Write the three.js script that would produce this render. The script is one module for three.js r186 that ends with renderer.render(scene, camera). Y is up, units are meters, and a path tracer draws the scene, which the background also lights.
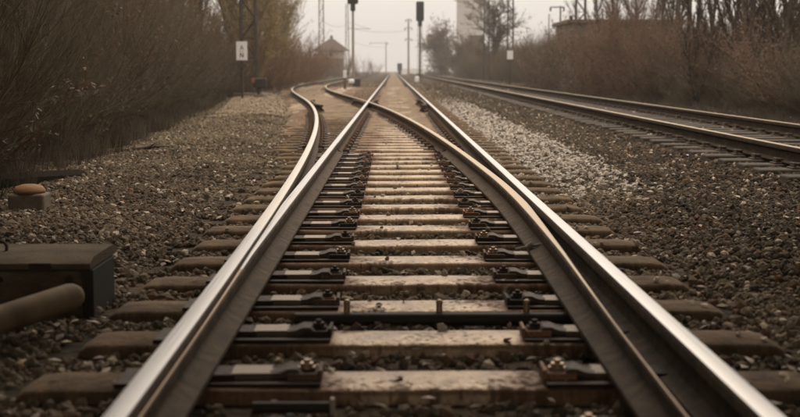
import * as THREE from 'three';
import { mergeGeometries, toCreasedNormals } from 'three/addons/utils/BufferGeometryUtils.js';
import { RoundedBoxGeometry } from 'three/addons/geometries/RoundedBoxGeometry.js';
import { ImprovedNoise } from 'three/addons/math/ImprovedNoise.js';

// ---------------------------------------------------------------- camera, sky, sun, exposure
const scene = new THREE.Scene();
const CAM_H = 0.95, FPX = 1210;
const camera = new THREE.PerspectiveCamera(2 * Math.atan(208.5 / FPX) * 180 / Math.PI, 800 / 417, 0.05, 6000);
camera.position.set(0, CAM_H, 0);
camera.rotation.order = 'YXZ';
camera.rotation.set(-Math.atan(138.5 / FPX), -Math.atan(7 / FPX), 0);
camera.focus = 8.5; camera.userData.fStop = 2.9;
scene.add(camera); camera.updateMatrixWorld(true);
const renderer = new THREE.WebGLRenderer({ antialias: true });
renderer.toneMapping = THREE.LinearToneMapping;
renderer.toneMappingExposure = 1.0;
renderer.shadowMap.enabled = true;

const SUN_EL = 38, SUN_AZ = 8;                    // degrees; azimuth to the right of straight ahead
const sunDir = new THREE.Vector3(Math.sin(SUN_AZ * Math.PI / 180) * Math.cos(SUN_EL * Math.PI / 180), Math.sin(SUN_EL * Math.PI / 180), -Math.cos(SUN_AZ * Math.PI / 180) * Math.cos(SUN_EL * Math.PI / 180));
const noise3 = new ImprovedNoise();
const fbm = (x, y, z = 0, o = 4) => { let s = 0, a = 0.5, f = 1; for (let i = 0; i < o; i++) { s += a * noise3.noise(x * f, y * f, z + i * 7.3); a *= 0.5; f *= 2.03; } return s; };
{
  const W = 512, H = 256, data = new Float32Array(W * H * 4);
  for (let j = 0; j < H; j++) for (let i = 0; i < W; i++) {
    const el = ((j + 0.5) / H - 0.5) * Math.PI, az = ((i + 0.5) / W - 0.5) * 2 * Math.PI;
    const d = new THREE.Vector3(Math.cos(el) * Math.cos(az), Math.sin(el), Math.cos(el) * Math.sin(az));
    const s = Math.max(0, d.y);
    const c = Math.max(0, d.dot(sunDir));
    let L = 0.90 * (1 + 1.35 * s) / 1.12;                               // overcast: brighter towards the zenith
    L *= 1 + 0.35 * Math.pow(c, 6);                              // sun behind the cloud
    L *= 1 + 0.10 * fbm(d.x * 2.2 + 3, d.y * 4, d.z * 2.2, 4);
    const k = (j * W + i) * 4;
    data[k] = L * 1.06; data[k + 1] = L * 0.985; data[k + 2] = L * 0.92; data[k + 3] = 1;
  }
  const t = new THREE.DataTexture(data, W, H, THREE.RGBAFormat, THREE.FloatType);
  t.mapping = THREE.EquirectangularReflectionMapping; t.magFilter = t.minFilter = THREE.LinearFilter; t.needsUpdate = true;
  scene.background = t; scene.environment = t;
}
const sun = new THREE.DirectionalLight(new THREE.Color(1, 0.87, 0.70), 0.7);
sun.position.copy(sunDir).multiplyScalar(120); sun.target.position.set(0, 0, -20);
sun.position.add(sun.target.position);
sun.castShadow = true; sun.shadow.radius = 36; sun.shadow.mapSize.set(2048, 2048);
Object.assign(sun.shadow.camera, { left: -60, right: 60, top: 60, bottom: -60, near: 1, far: 400 });
scene.add(sun, sun.target);
scene.fog = new THREE.FogExp2(new THREE.Color(0.95, 0.89, 0.82), 0.0008);

// ---------------------------------------------------------------- helpers
const mulberry = (a) => () => { a |= 0; a = a + 0x6D2B79F5 | 0; let t = Math.imul(a ^ a >>> 15, 1 | a); t = t + Math.imul(t ^ t >>> 7, 61 | t) ^ t; return ((t ^ t >>> 14) >>> 0) / 4294967296; };
const V = (x, y, z) => new THREE.Vector3(x, y, z);
const lin = (r, g, b) => new THREE.Color().setRGB(r, g, b);
const clamp = (x, a, b) => Math.min(b, Math.max(a, x));
const sstep = (a, b, x) => { const t = clamp((x - a) / (b - a), 0, 1); return t * t * (3 - 2 * t); };
const used = {};
const numbered = (n) => { used[n] = (used[n] || 0) + 1; return used[n] === 1 ? n : `${n}_${String(used[n] - 1).padStart(3, '0')}`; };
function shade(o) { o.traverse((c) => { if (c.isMesh) { c.castShadow = true; c.receiveShadow = true; } }); return o; }
function thing(name, label, category, pos = [0, 0, 0], group, turn = 0) {
  const g = new THREE.Group(); g.name = numbered(name); g.position.set(...pos); g.rotation.y = turn;
  g.userData = { label, category }; if (group) g.userData.group = group;
  scene.add(g); return g;
}
function part(name, geo, mat, parent, pos, rot) {
  const m = new THREE.Mesh(geo, mat); m.name = parent === scene ? numbered(name) : name; m.castShadow = m.receiveShadow = true;
  if (pos) m.position.set(...pos); if (rot) m.rotation.set(...rot);
  parent.add(m); return m;
}
const merge = (gs) => mergeGeometries(gs.map((g) => (g.index ? g.toNonIndexed() : g)));
function box(w, h, d, x = 0, y = 0, z = 0, r = 0) {
  const g = r > 0 ? new RoundedBoxGeometry(w, h, d, 2, r) : new THREE.BoxGeometry(w, h, d);
  g.translate(x, y, z); return g;
}
function bar(a, b, w, d = w) {                                       // a square bar between two points
  const A = V(...a), B = V(...b), L = A.distanceTo(B), g = new THREE.BoxGeometry(w, L, d);
  g.applyQuaternion(new THREE.Quaternion().setFromUnitVectors(V(0, 1, 0), B.clone().sub(A).normalize()));
  g.translate((A.x + B.x) / 2, (A.y + B.y) / 2, (A.z + B.z) / 2); return g;
}
function tube(a, b, r0, r1 = r0, n = 8) {
  const A = V(...a), B = V(...b), L = A.distanceTo(B), g = new THREE.CylinderGeometry(r1, r0, L, n);
  g.applyQuaternion(new THREE.Quaternion().setFromUnitVectors(V(0, 1, 0), B.clone().sub(A).normalize()));
  g.translate((A.x + B.x) / 2, (A.y + B.y) / 2, (A.z + B.z) / 2); return g;
}
// sections: array of closed rings of [x,y,z]; uv in metres
function loft(rings, caps = true, crease = 0.6, uvScale = [1, 1]) {
  const pos = [], uv = []; const n = rings[0].length;
  const per = [0]; for (let k = 0; k < n; k++) { const a = rings[0][k], b = rings[0][(k + 1) % n]; per.push(per[k] + Math.hypot(a[0] - b[0], a[1] - b[1], a[2] - b[2])); }
  let v = 0;
  for (let i = 0; i + 1 < rings.length; i++) {
    const R = rings[i], S = rings[i + 1], l = Math.hypot(R[0][0] - S[0][0], R[0][1] - S[0][1], R[0][2] - S[0][2]), v1 = v + l;
    for (let k = 0; k < n; k++) {
      const q = (k + 1) % n, a = R[k], b = R[q], c = S[q], d = S[k], u0 = per[k] * uvScale[0], u1 = per[k + 1] * uvScale[0];
      pos.push(...a, ...b, ...c, ...a, ...c, ...d);
      uv.push(u0, v * uvScale[1], u1, v * uvScale[1], u1, v1 * uvScale[1], u0, v * uvScale[1], u1, v1 * uvScale[1], u0, v1 * uvScale[1]);
    }
    v = v1;
  }
  if (caps) for (const [R, flip] of [[rings[0], 1], [rings[rings.length - 1], 0]]) {
    const c = [0, 1, 2].map((j) => R.reduce((s, p) => s + p[j], 0) / n);
    for (let k = 0; k < n; k++) { const a = R[k], b = R[(k + 1) % n]; pos.push(...c, ...(flip ? b : a), ...(flip ? a : b)); uv.push(0, 0, 0.05, 0, 0, 0.05); }
  }
  const g = new THREE.BufferGeometry();
  g.setAttribute('position', new THREE.Float32BufferAttribute(pos, 3)); g.setAttribute('uv', new THREE.Float32BufferAttribute(uv, 2));
  return toCreasedNormals(g, crease);
}
function tex(w, h, fn, srgb = true, rep = [1, 1]) {
  const data = new Uint8Array(w * h * 4);
  for (let j = 0; j < h; j++) for (let i = 0; i < w; i++) {
    const c = fn(i / w, j / h), k = (j * w + i) * 4;
    for (let q = 0; q < 3; q++) { let x = clamp(Array.isArray(c) ? c[q] : c, 0, 1); if (srgb) x = x < 0.0031308 ? x * 12.92 : 1.055 * Math.pow(x, 1 / 2.4) - 0.055; data[k + q] = Math.round(x * 255); }
    data[k + 3] = 255;
  }
  const t = new THREE.DataTexture(data, w, h, THREE.RGBAFormat); t.wrapS = t.wrapT = THREE.MirroredRepeatWrapping;
  t.magFilter = THREE.LinearFilter; t.minFilter = THREE.LinearMipmapLinearFilter; t.generateMipmaps = true;
  if (srgb) t.colorSpace = THREE.SRGBColorSpace; t.repeat.set(...rep); t.needsUpdate = true; return t;
}
const mix3 = (a, b, t) => [a[0] + (b[0] - a[0]) * t, a[1] + (b[1] - a[1]) * t, a[2] + (b[2] - a[2]) * t];
const std = (o) => (o.specularIntensity === undefined ? new THREE.MeshStandardMaterial(o) : new THREE.MeshPhysicalMaterial(o));
// a world point on the ray of pixel (x, y) of an 800 x 417 picture at forward distance d
function at(x, y, d) {
  const r = V((x - 400) / FPX, (208.5 - y) / FPX, -1).applyEuler(camera.rotation);
  return V(r.x / -r.z * d, CAM_H + r.y / -r.z * d, -d);
}
const latAt = (x, d) => at(x, 70, d).x;

// ---------------------------------------------------------------- materials
const rustTex = tex(512, 512, (u, v) => {
  const a = fbm(u * 6, v * 6, 1, 5), b = fbm(u * 28, v * 28, 5, 3);
  let c = mix3([0.050, 0.035, 0.022], [0.115, 0.078, 0.046], clamp(0.5 + a * 1.6, 0, 1)); const k = 1 + b * 0.7; return [c[0] * k, c[1] * k, c[2] * k];
}, true, [2, 2]);
const grain = tex(512, 512, (u, v) => 0.5 + fbm(u * 40, v * 40, 2, 4) * 0.9, false, [3, 3]);
const M = {};
M.rail = std({ map: rustTex, bumpMap: grain, bumpScale: 0.0015, roughness: 0.85, specularIntensity: 0.5 });
M.polished = std({ color: lin(0.45, 0.422, 0.388), metalness: 1, roughness: 0.44, roughnessMap: tex(256, 256, (u, v) => 0.75 + 0.4 * fbm(u * 30, v * 2, 3, 4), false, [8, 0.5]) });
M.dull = std({ color: lin(0.32, 0.25, 0.175), metalness: 0.7, roughness: 0.5, bumpMap: grain, bumpScale: 0.0006 });
M.semi = std({ color: lin(0.44, 0.395, 0.34), metalness: 0.9, roughness: 0.46, bumpMap: grain, bumpScale: 0.0005 });
M.railDark = std({ map: rustTex, color: lin(0.55, 0.55, 0.55), bumpMap: grain, bumpScale: 0.0015, roughness: 0.9, specularIntensity: 0.3 });
M.planed = std({ color: lin(0.26, 0.18, 0.12), metalness: 0.6, roughness: 0.5, bumpMap: grain, bumpScale: 0.0006 });
const sleeperTex = (seed, rough) => tex(1024, 128, (u, v) => {
  const x = (u - 0.5) * 2.6, ax = Math.abs(x);                        // metres from the track's middle
  const a = fbm(u * 22, v * 2.4, seed, 5), b = fbm(u * 9, v * 1.5, seed + 20, 4), f = fbm(u * 120, v * 14, seed + 40, 3), sp = fbm(u * 300, v * 36, seed + 60, 2);
  const rust = clamp((ax - 0.22) / 0.14 + b * 3, 0, 1), ends = clamp((ax - 0.78) * 9 + b * 3, 0, 1), dirt = clamp((b + f * 0.9 - 0.12) * 6, 0, 1), chip = clamp((f + sp * 0.7 - 0.26) * 14, 0, 1);
  if (rough) return 0.50 + 0.22 * dirt + 0.35 * ends + 0.2 * rust + f * 0.25;
  let c = mix3([0.215, 0.145, 0.083], [0.40, 0.282, 0.168], clamp(0.5 + a * 1.6, 0, 1));
  c = mix3(c, [0.165, 0.082, 0.042], rust * 0.75 * (1 - ends));       // rust crept from the bolted plates
  c = mix3(c, mix3([0.075, 0.051, 0.031], [0.19, 0.130, 0.078], clamp(0.5 + a * 1.7, 0, 1)), ends * 0.92); // grimy brown ends outside the rails
  c = mix3(c, [0.085, 0.060, 0.038], dirt * 0.65); c = mix3(c, [0.14, 0.075, 0.04], chip * 0.7);
  const k = 1 + f * 0.5 + sp * 0.6; return [c[0] * k, c[1] * k, c[2] * k];
}, !rough);
M.sleeper = [1, 2, 3, 4].map((s) => std({ map: sleeperTex(s * 3.7), roughnessMap: sleeperTex(s * 3.7, true), bumpMap: tex(1024, 128, (u, v) => 0.5 + fbm(u * 70, v * 8, s, 4) * 0.7 + fbm(u * 260, v * 32, s + 9, 2) * 0.4, false), bumpScale: 0.005, roughness: 1, metalness: 0.3 }));
M.plate = std({ map: tex(128, 128, (u, v) => { const a = fbm(u * 9, v * 9, 4, 4); return mix3([0.035, 0.026, 0.02], [0.10, 0.062, 0.04], clamp(0.5 + a * 1.5, 0, 1)); }), roughness: 0.7, metalness: 0.2, bumpMap: grain, bumpScale: 0.002 });
M.slide = std({ color: lin(0.24, 0.19, 0.145), metalness: 0.5, roughness: 0.45, bumpMap: grain, bumpScale: 0.0012 });
M.rust = std({ map: tex(128, 128, (u, v) => { const a = fbm(u * 7, v * 7, 9, 4); return mix3([0.09, 0.047, 0.026], [0.36, 0.17, 0.085], clamp(0.5 + a * 1.6, 0, 1)); }), roughness: 0.75, metalness: 0.1 });
M.darkRust = std({ map: tex(128, 128, (u, v) => { const a = fbm(u * 9, v * 9, 19, 4); return mix3([0.05, 0.032, 0.02], [0.17, 0.09, 0.05], clamp(0.5 + a * 1.6, 0, 1)); }), roughness: 0.8 });
M.clip = std({ color: lin(0.07, 0.048, 0.031), roughness: 0.65, metalness: 0.3, bumpMap: grain, bumpScale: 0.002 });
M.bolt = std({ color: lin(0.33, 0.235, 0.15), roughness: 0.4, metalness: 0.6 });
M.darkSteel = std({ color: lin(0.030, 0.024, 0.018), roughness: 0.7, metalness: 0.4 });
const groundTex = tex(1024, 1024, (u, v) => {
  const a = fbm(u * 5, v * 5, 1, 5), b = fbm(u * 60, v * 60, 3, 3), c0 = fbm(u * 160, v * 160, 6, 2);
  const c = mix3([0.038, 0.029, 0.019], [0.09, 0.068, 0.045], clamp(0.5 + a * 1.5, 0, 1)); const k = 1 + b * 1.1 + c0 * 0.8; return [c[0] * k, c[1] * k, c[2] * k];
});
const groundBump = tex(512, 512, (u, v) => 0.5 + fbm(u * 60, v * 60, 3, 3), false);
M.bed = std({ map: groundTex, bumpMap: groundBump, bumpScale: 0.02, roughness: 0.97, specularIntensity: 0.25 });
M.ground = std({ map: groundTex.clone(), roughness: 0.95 });
const dirtTex = tex(1024, 1024, (u, v) => {
  const a = fbm(u * 5, v * 5, 11, 5), b = fbm(u * 70, v * 70, 13, 3), s = fbm(u * 22, v * 22, 15, 3);
  let c = mix3([0.165, 0.121, 0.082], [0.32, 0.242, 0.168], clamp(0.5 + a * 1.6, 0, 1));
  c = mix3(c, [0.09, 0.066, 0.043], clamp((s - 0.06) * 6, 0, 1) * 0.75); const k = 1 + b * 1.3; return [c[0] * k, c[1] * k, c[2] * k];
});
M.dirt = std({ map: dirtTex, bumpMap: groundBump, bumpScale: 0.015, roughness: 0.95, specularIntensity: 0.3 });
const barkTex = (c0, c1, s) => tex(128, 256, (u, v) => mix3(c0, c1, clamp(0.5 + fbm(u * 12, v * 4, s, 4) * 1.6, 0, 1)), true, [2, 2]);
M.twigBrown = std({ color: lin(0.16, 0.124, 0.083), roughness: 0.85 });
M.twigRed = std({ color: lin(0.20, 0.122, 0.085), roughness: 0.85 });
M.twigGrey = std({ color: lin(0.165, 0.13, 0.088), roughness: 0.85 });
M.twigOlive = std({ color: lin(0.26, 0.205, 0.12), roughness: 0.85 });
M.twigNear = std({ color: lin(0.160, 0.140, 0.108), roughness: 1, specularIntensity: 0.2 });
M.twigRight = std({ color: lin(0.135, 0.110, 0.080), roughness: 1, specularIntensity: 0.2 });
M.twigDark = std({ color: lin(0.055, 0.042, 0.031), roughness: 0.9 });
M.bark = std({ map: barkTex([0.045, 0.034, 0.025], [0.11, 0.082, 0.06], 3), roughness: 0.95, bumpMap: grain, bumpScale: 0.01 });
const leafMat = (r, g, b) => new THREE.MeshPhysicalMaterial({ color: lin(r, g, b), roughness: 0.9, side: THREE.DoubleSide, transmission: 0.3, thickness: 0 });
M.leafOlive = leafMat(0.40, 0.315, 0.16);
M.leafDead = leafMat(0.21, 0.15, 0.10);
M.leafBrown = leafMat(0.15, 0.095, 0.055);
M.white = std({ color: lin(0.82, 0.78, 0.72), roughness: 0.6 });
M.mast = std({ color: lin(0.075, 0.062, 0.05), roughness: 0.7, metalness: 0.3 });
M.mastPale = std({ color: lin(0.30, 0.27, 0.235), roughness: 0.7, metalness: 0.2 });
M.signalBlack = std({ color: lin(0.035, 0.032, 0.028), roughness: 0.6 });
M.concrete = std({ map: tex(512, 512, (u, v) => { const a = fbm(u * 6, v * 6, 21, 5), b = fbm(u * 50, v * 50, 22, 3); const k = 0.16 * (1 + a * 0.6 + b * 0.4); return [k * 1.1, k * 0.92, k * 0.7]; }, true, [0.5, 0.5]), roughness: 0.9 });
M.machine = std({ map: tex(512, 256, (u, v) => { const a = fbm(u * 7, v * 5, 31, 5), b = fbm(u * 40, v * 26, 32, 3); return mix3([0.078, 0.060, 0.038], [0.145, 0.112, 0.072], clamp(0.5 + a * 1.6 + b * 0.5, 0, 1)); }), roughness: 0.85, specularIntensity: 0.35, bumpMap: grain, bumpScale: 0.003 });
M.pipe = std({ map: tex(256, 256, (u, v) => { const a = fbm(u * 7, v * 7, 41, 5); return mix3([0.12, 0.088, 0.056], [0.22, 0.162, 0.105], clamp(0.5 + a * 1.7, 0, 1)); }), roughness: 0.8, specularIntensity: 0.4 });
M.orange = std({ map: tex(128, 128, (u, v) => { const a = fbm(u * 6, v * 6, 51, 4); return mix3([0.20, 0.105, 0.045], [0.33, 0.18, 0.075], clamp(0.5 + a * 1.6, 0, 1)); }), roughness: 0.8 });

for (const m of Object.values(M).flat()) if (![M.white, M.polished, M.semi].includes(m)) m.color.multiply(lin(1.02, 0.96, 0.84));   // the place is all browns
// ---------------------------------------------------------------- geometry of the line (d = metres ahead of the camera; X = metres from the main track's middle)
const XC = 0.12, GAUGE = 0.7175, HEAD = 0.067, RAIL_TOP = 0.16, RAIL_BASE = 0.011;
const D0 = 0.6, R1 = 300, L1 = 33.2, OFFMAX = 4.55;
const off = (d) => {
  const s = d - D0; if (s <= 0) return 0;
  const o1 = L1 * L1 / (2 * R1), sl = L1 / R1; if (s < L1) return s * s / (2 * R1);
  const Lm = (OFFMAX - 2 * o1) / sl; if (s < L1 + Lm) return o1 + sl * (s - L1);
  const e = L1 + Lm + L1 - s; return e > 0 ? OFFMAX - e * e / (2 * R1) : OFFMAX;
};
const SP = 0.602, SPHASE = 3.655;
const RT = { x: 4.27, y: 0.118 };                                     // right-hand track: its middle, and the height of its sleeper tops
function bedY(x, d) {
  const X = x - XC, o = off(d), n = fbm(x * 0.9, d * 0.9, 3, 3);
  const left = -1.28 - o, nearT = 1 - sstep(12, 18, d);
  let y;
  if (X > left && X < 1.28) {
    const inside = (X > -GAUGE - 0.1 && X < GAUGE + 0.1) ? 1 : 0;
    y = -0.048 + 0.002 * nearT * inside + n * 0.03;
  } else if (X >= 1.28) {
    y = -0.055 + 0.075 * sstep(1.28, 1.9, X) - 0.03 * sstep(2.0, 2.6, X) + 0.085 * sstep(2.55, 3.15, X) - 0.22 * sstep(5.4, 6.6, X) + 0.12 * sstep(7, 9.5, X) + n * 0.05;
  } else {
    const q = left - X; y = -0.055 + 0.055 * sstep(0, 0.6, q) - 0.10 * sstep(1.2, 2.6, q) + 0.12 * sstep(2.6, 5.5, q) + n * 0.06;
  }
  return y;
}
// ---------------------------------------------------------------- ground
{
  const g = new THREE.PlaneGeometry(1600, 1100, 60, 60); g.rotateX(-Math.PI / 2); g.translate(0, -0.42, -500);
  const uv = g.attributes.uv, p = g.attributes.position; for (let i = 0; i < uv.count; i++) uv.setXY(i, p.getX(i) / 9, p.getZ(i) / 9);
  const m = part('ground', g, M.ground, scene); m.userData.kind = 'structure';
}
function sheet(name, x0, x1, nx, d0, d1, nd, fy, mat, uvs, warp = 1) {
  const pos = [], uv = [], idx = [];
  for (let j = 0; j <= nd; j++) { const d = d0 + (d1 - d0) * Math.pow(j / nd, warp);
    for (let i = 0; i <= nx; i++) { const a = typeof x0 === 'function' ? x0(d) : x0, b = typeof x1 === 'function' ? x1(d) : x1, x = a + (b - a) * i / nx; pos.push(x, fy(x, d, i / nx), -d); uv.push(x / uvs, d / uvs); } }
  for (let j = 0; j < nd; j++) for (let i = 0; i < nx; i++) { const a = j * (nx + 1) + i; idx.push(a, a + 1, a + nx + 2, a, a + nx + 2, a + nx + 1); }
  const g = new THREE.BufferGeometry(); g.setAttribute('position', new THREE.Float32BufferAttribute(pos, 3)); g.setAttribute('uv', new THREE.Float32BufferAttribute(uv, 2)); g.setIndex(idx); g.computeVertexNormals();
  const m = part(name, g, mat, scene); m.userData.kind = 'structure'; return m;
}
sheet('ballast_bed', -26, 26, 208, -14, 420, 620, bedY, M.bed, 4, 1.7);
// sandy dirt that buries the sleepers farther on
const fillY = (x, d, t) => {
  const n = fbm(x * 1.6, d * 0.8, 8, 4), m = fbm(x * 7, d * 5, 12, 2);
  const edge = Math.min(t, 1 - t);
  return -0.10 + 0.102 * sstep(13.5, 21.5, d + n * 5) + n * 0.030 + m * 0.018 - 0.05 * (1 - sstep(0, 0.1, edge));
};
sheet('dirt_path', XC - 0.64, XC + 0.64, 26, 12, 400, 420, fillY, M.dirt, 2.6, 1.6);
sheet('dirt_path', (d) => XC - GAUGE - off(d) + 0.10, (d) => XC + Math.min(-GAUGE, GAUGE - off(d)) - 0.13, 24, 18.0, 78, 170, (x, d, t) => -0.080 + 0.080 * sstep(18, 25, d + 4 * fbm(x, d * 0.5, 9, 3)) + 0.02 * fbm(x * 3, d * 2, 4, 3) - 0.04 * (1 - sstep(0, 0.07, Math.min(t, 1 - t))), M.dirt, 2.6, 1.3);
sheet('dirt_path', (d) => XC - GAUGE - off(d) - 0.62 + 0.3 * fbm(d * 0.6, 3, 1, 3), (d) => XC - GAUGE - off(d) - 0.10, 12, 15, 44, 90, (x, d, t) => -0.095 + 0.075 * sstep(16, 21, d + 4 * fbm(x, d * 0.5, 19, 3)) + 0.025 * fbm(x * 3, d * 2, 14, 3) - 0.06 * (1 - sstep(0, 0.16, Math.min(t, 1 - t))), M.dirt, 2.6);

// ---------------------------------------------------------------- rails
const half = [[0.0625, 0], [0.0625, 0.010], [0.040, 0.0165], [0.012, 0.028], [0.0075, 0.045], [0.0075, 0.092], [0.014, 0.102], [0.0335, 0.111], [0.0335, 0.138], [0.030, 0.1445], [0.022, 0.148], [0.009, 0.149]];
const railSection = [...half, ...half.slice().reverse().map(([x, y]) => [-x, y])];
const runSection = [[0.029, 0.1462], [0.0275, 0.1498], [0.016, 0.1508], [0, 0.1511], [-0.016, 0.1508], [-0.0275, 0.1498], [-0.029, 0.1462]];
const steps = (a, b, n, w = 1) => Array.from({ length: n + 1 }, (_, i) => a + (b - a) * Math.pow(i / n, w));
const sweep = (xs, ds, sect, y0 = RAIL_BASE, f) => loft(ds.map((d, i) => sect.map(([x, y]) => { const q = f ? f(x, y, d) : [x, y]; return [xs(d) + q[0], y0 + q[1], -d]; })), true, 0.5, [1, 1]);
function rail(parent, name, xs, ds, runMat, label) {
  const r = part(name, sweep(xs, ds, railSection), M.rail, parent); if (label) r.userData.label = label;
  for (const [m, from, to] of runMat) part('running_surface', sweep(xs, ds.filter((d) => d >= from && d <= to), runSection), m, r);
  return r;
}
const turnout = thing('railway_turnout', 'railway turnout of polished rails on rusty steel sleepers running straight ahead', 'railway turnout', [XC, 0, 0]);
const C = GAUGE + HEAD / 2;
const dsMain = [...steps(-4, 40, 44), ...steps(44, 420, 60, 1.4)];
rail(turnout, 'stock_rail', () => C, dsMain, [[M.polished, -4, 420]], 'bright straight rail polished along its head');
const dsLeft = [...steps(-4, 90, 188), ...steps(95, 260, 16)];
rail(turnout, 'stock_rail', (d) => -C - off(d), dsLeft, [[M.polished, -4, 6.0], [M.semi, 6.0, 260]], 'curved rail bending away to the other track');
rail(turnout, 'straight_rail', () => -C, [...steps(13.2, 40, 27), ...steps(44, 420, 60, 1.4)], [[M.polished, 13.2, 420]]);
rail(turnout, 'curved_rail', (d) => C - off(d), [...steps(13.2, 90, 154), ...steps(95, 260, 16)], [[M.dull, 13.2, 260]]);
// switch blades: thick low section with a wide foot on the inner side
const bladeDrop = (d) => 0.034 * clamp((5.2 - d) / 2.6, 0, 1);
function blade(side, open, runMat, label) {                            // side -1: the straight blade lying against the left rail; +1: the curved one standing open
  const ds = steps(2.0, 13.2, 56);
  const xin = side < 0 ? () => -GAUGE : (d) => GAUGE - off(d) - open(d);   // gauge face
  const sect = (d) => {
    const w = clamp(off(d) - 0.004, 0.012, HEAD), T = 0.149 - bladeDrop(d), i = -side;   // i points to the inside of the track
    const P = [[0.052, 0.022], [0.052, 0.036], [0.044, 0.042], [0.004, 0.058], [-0.012, 0.075], [-0.012, T - 0.05], [0, T - 0.036], [0, T - 0.009], [-0.004, T - 0.002], [-Math.min(0.012, w * 0.5), T],
      [-w + Math.min(0.012, w * 0.4), T], [-w + 0.002, T - 0.003], [-w, T - 0.010], [-w, T - 0.036], [-Math.min(w, 0.052), T - 0.05], [-Math.min(w, 0.052), 0.06], [-Math.min(w + 0.02, 0.08), 0.040], [-Math.min(w + 0.02, 0.08), 0.022]];
    return P.map(([x, y]) => [x * i, y]);
  };
  const ring = (d, s) => s.map(([x, y]) => [xin(d) + x, RAIL_BASE + y, -d]);
  const b = part('switch_blade', loft(ds.map((d) => ring(d, sect(d))), true, 0.5), M.rail, turnout); b.userData.label = label;
  for (const [m, from, to] of runMat) part('running_surface', loft(ds.filter((d) => d >= from && d <= to).map((d) => {
    const w = clamp(off(d) - 0.004, 0.012, HEAD), T = 0.149 - bladeDrop(d), i = -side, a = Math.min(0.008, w * 0.3);
    return ring(d, [[-a + 0.002, T - 0.004], [-a, T + 0.0012], [-w / 2, T + 0.0022], [-w + a, T + 0.0012], [-w + a - 0.002, T - 0.004]].map(([x, y]) => [x * i, y]));
  }), true, 0.5), m, b);
}
blade(-1, null, [[M.polished, 4.8, 13.2], [M.planed, 2.0, 4.8]], 'tapered blade lying tight against the curved rail');
blade(1, (d) => 0.14 * (1 - sstep(2, 9, d)), [[M.dull, 2.0, 13.2]], 'dull brown blade standing open beside the bright rail');
// frog: wing rails and the solid nose, and check rails opposite
const dF = D0 + Math.sqrt(2 * GAUGE * 2 * R1);
for (const [name, xs] of [['check_rail', () => GAUGE - 0.045 - 0.0335], ['check_rail', (d) => -GAUGE - off(d) + 0.045 + 0.0335]]) {
  const a = dF - 2.6, b = dF + 2.6, s = name && xs(dF) > 0 ? -1 : 1;
  part('check_rail', sweep((d) => xs(d) + s * 0.11 * (Math.pow(sstep(a + 0.9, a, d), 1.3) + Math.pow(sstep(b - 0.9, b, d), 1.3)), steps(a, b, 30), railSection, RAIL_BASE + 0.012), M.rail, turnout);
}
part('wing_rail', sweep((d) => -GAUGE + 0.045 + 0.0335 + 0.0 * d + 0.10 * sstep(dF + 2.0, dF + 2.9, d), steps(dF + 0.2, dF + 2.9, 16), railSection), M.rail, turnout);
part('wing_rail', sweep((d) => GAUGE - off(d) - 0.045 - 0.0335 - 0.10 * sstep(dF + 2.0, dF + 2.9, d), steps(dF + 0.2, dF + 2.9, 16), railSection), M.rail, turnout);
// second branch rail continues beyond: left gauge rail of the branch is the curved stock rail, the right one is curved_rail

// ---------------------------------------------------------------- sleepers and fastenings
const rs = mulberry(11);
function sleeperGeo(x0, x1, seed) {
  const S = [[0.145, -0.16], [0.132, -0.06], [0.127, -0.022], [0.119, -0.008], [0.106, -0.002], [0, 0.0015], [-0.106, -0.002], [-0.119, -0.008], [-0.127, -0.022], [-0.132, -0.06], [-0.145, -0.16]];
  const r = mulberry(seed), xs = [x0, x0 + 0.012, x0 + 0.045, x0 + 0.11, ...steps(x0 + 0.3, x1 - 0.3, 7), x1 - 0.11, x1 - 0.045, x1 - 0.012, x1];
  const n = xs.length, dent = xs.map(() => (r() - 0.5) * 0.004);
  const g = loft(xs.map((x, i) => { const e = Math.min(i, n - 1 - i), k = [0.62, 0.8, 0.94, 1][Math.min(e, 3)], dy = [-0.05, -0.026, -0.006, 0][Math.min(e, 3)];
    return S.map(([z, y]) => [x, Math.max(-0.16, y + dy + dent[i] * (y > -0.05 ? 1 : 0)), z * k]); }), true, 0.7);
  const p = g.attributes.position, uv = g.attributes.uv; for (let i = 0; i < p.count; i++) uv.setXY(i, p.getX(i) / 2.6 + 0.5, (p.getZ(i) + p.getY(i) * 0.6) / 0.32 + 0.5);
  return g;
}
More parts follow.
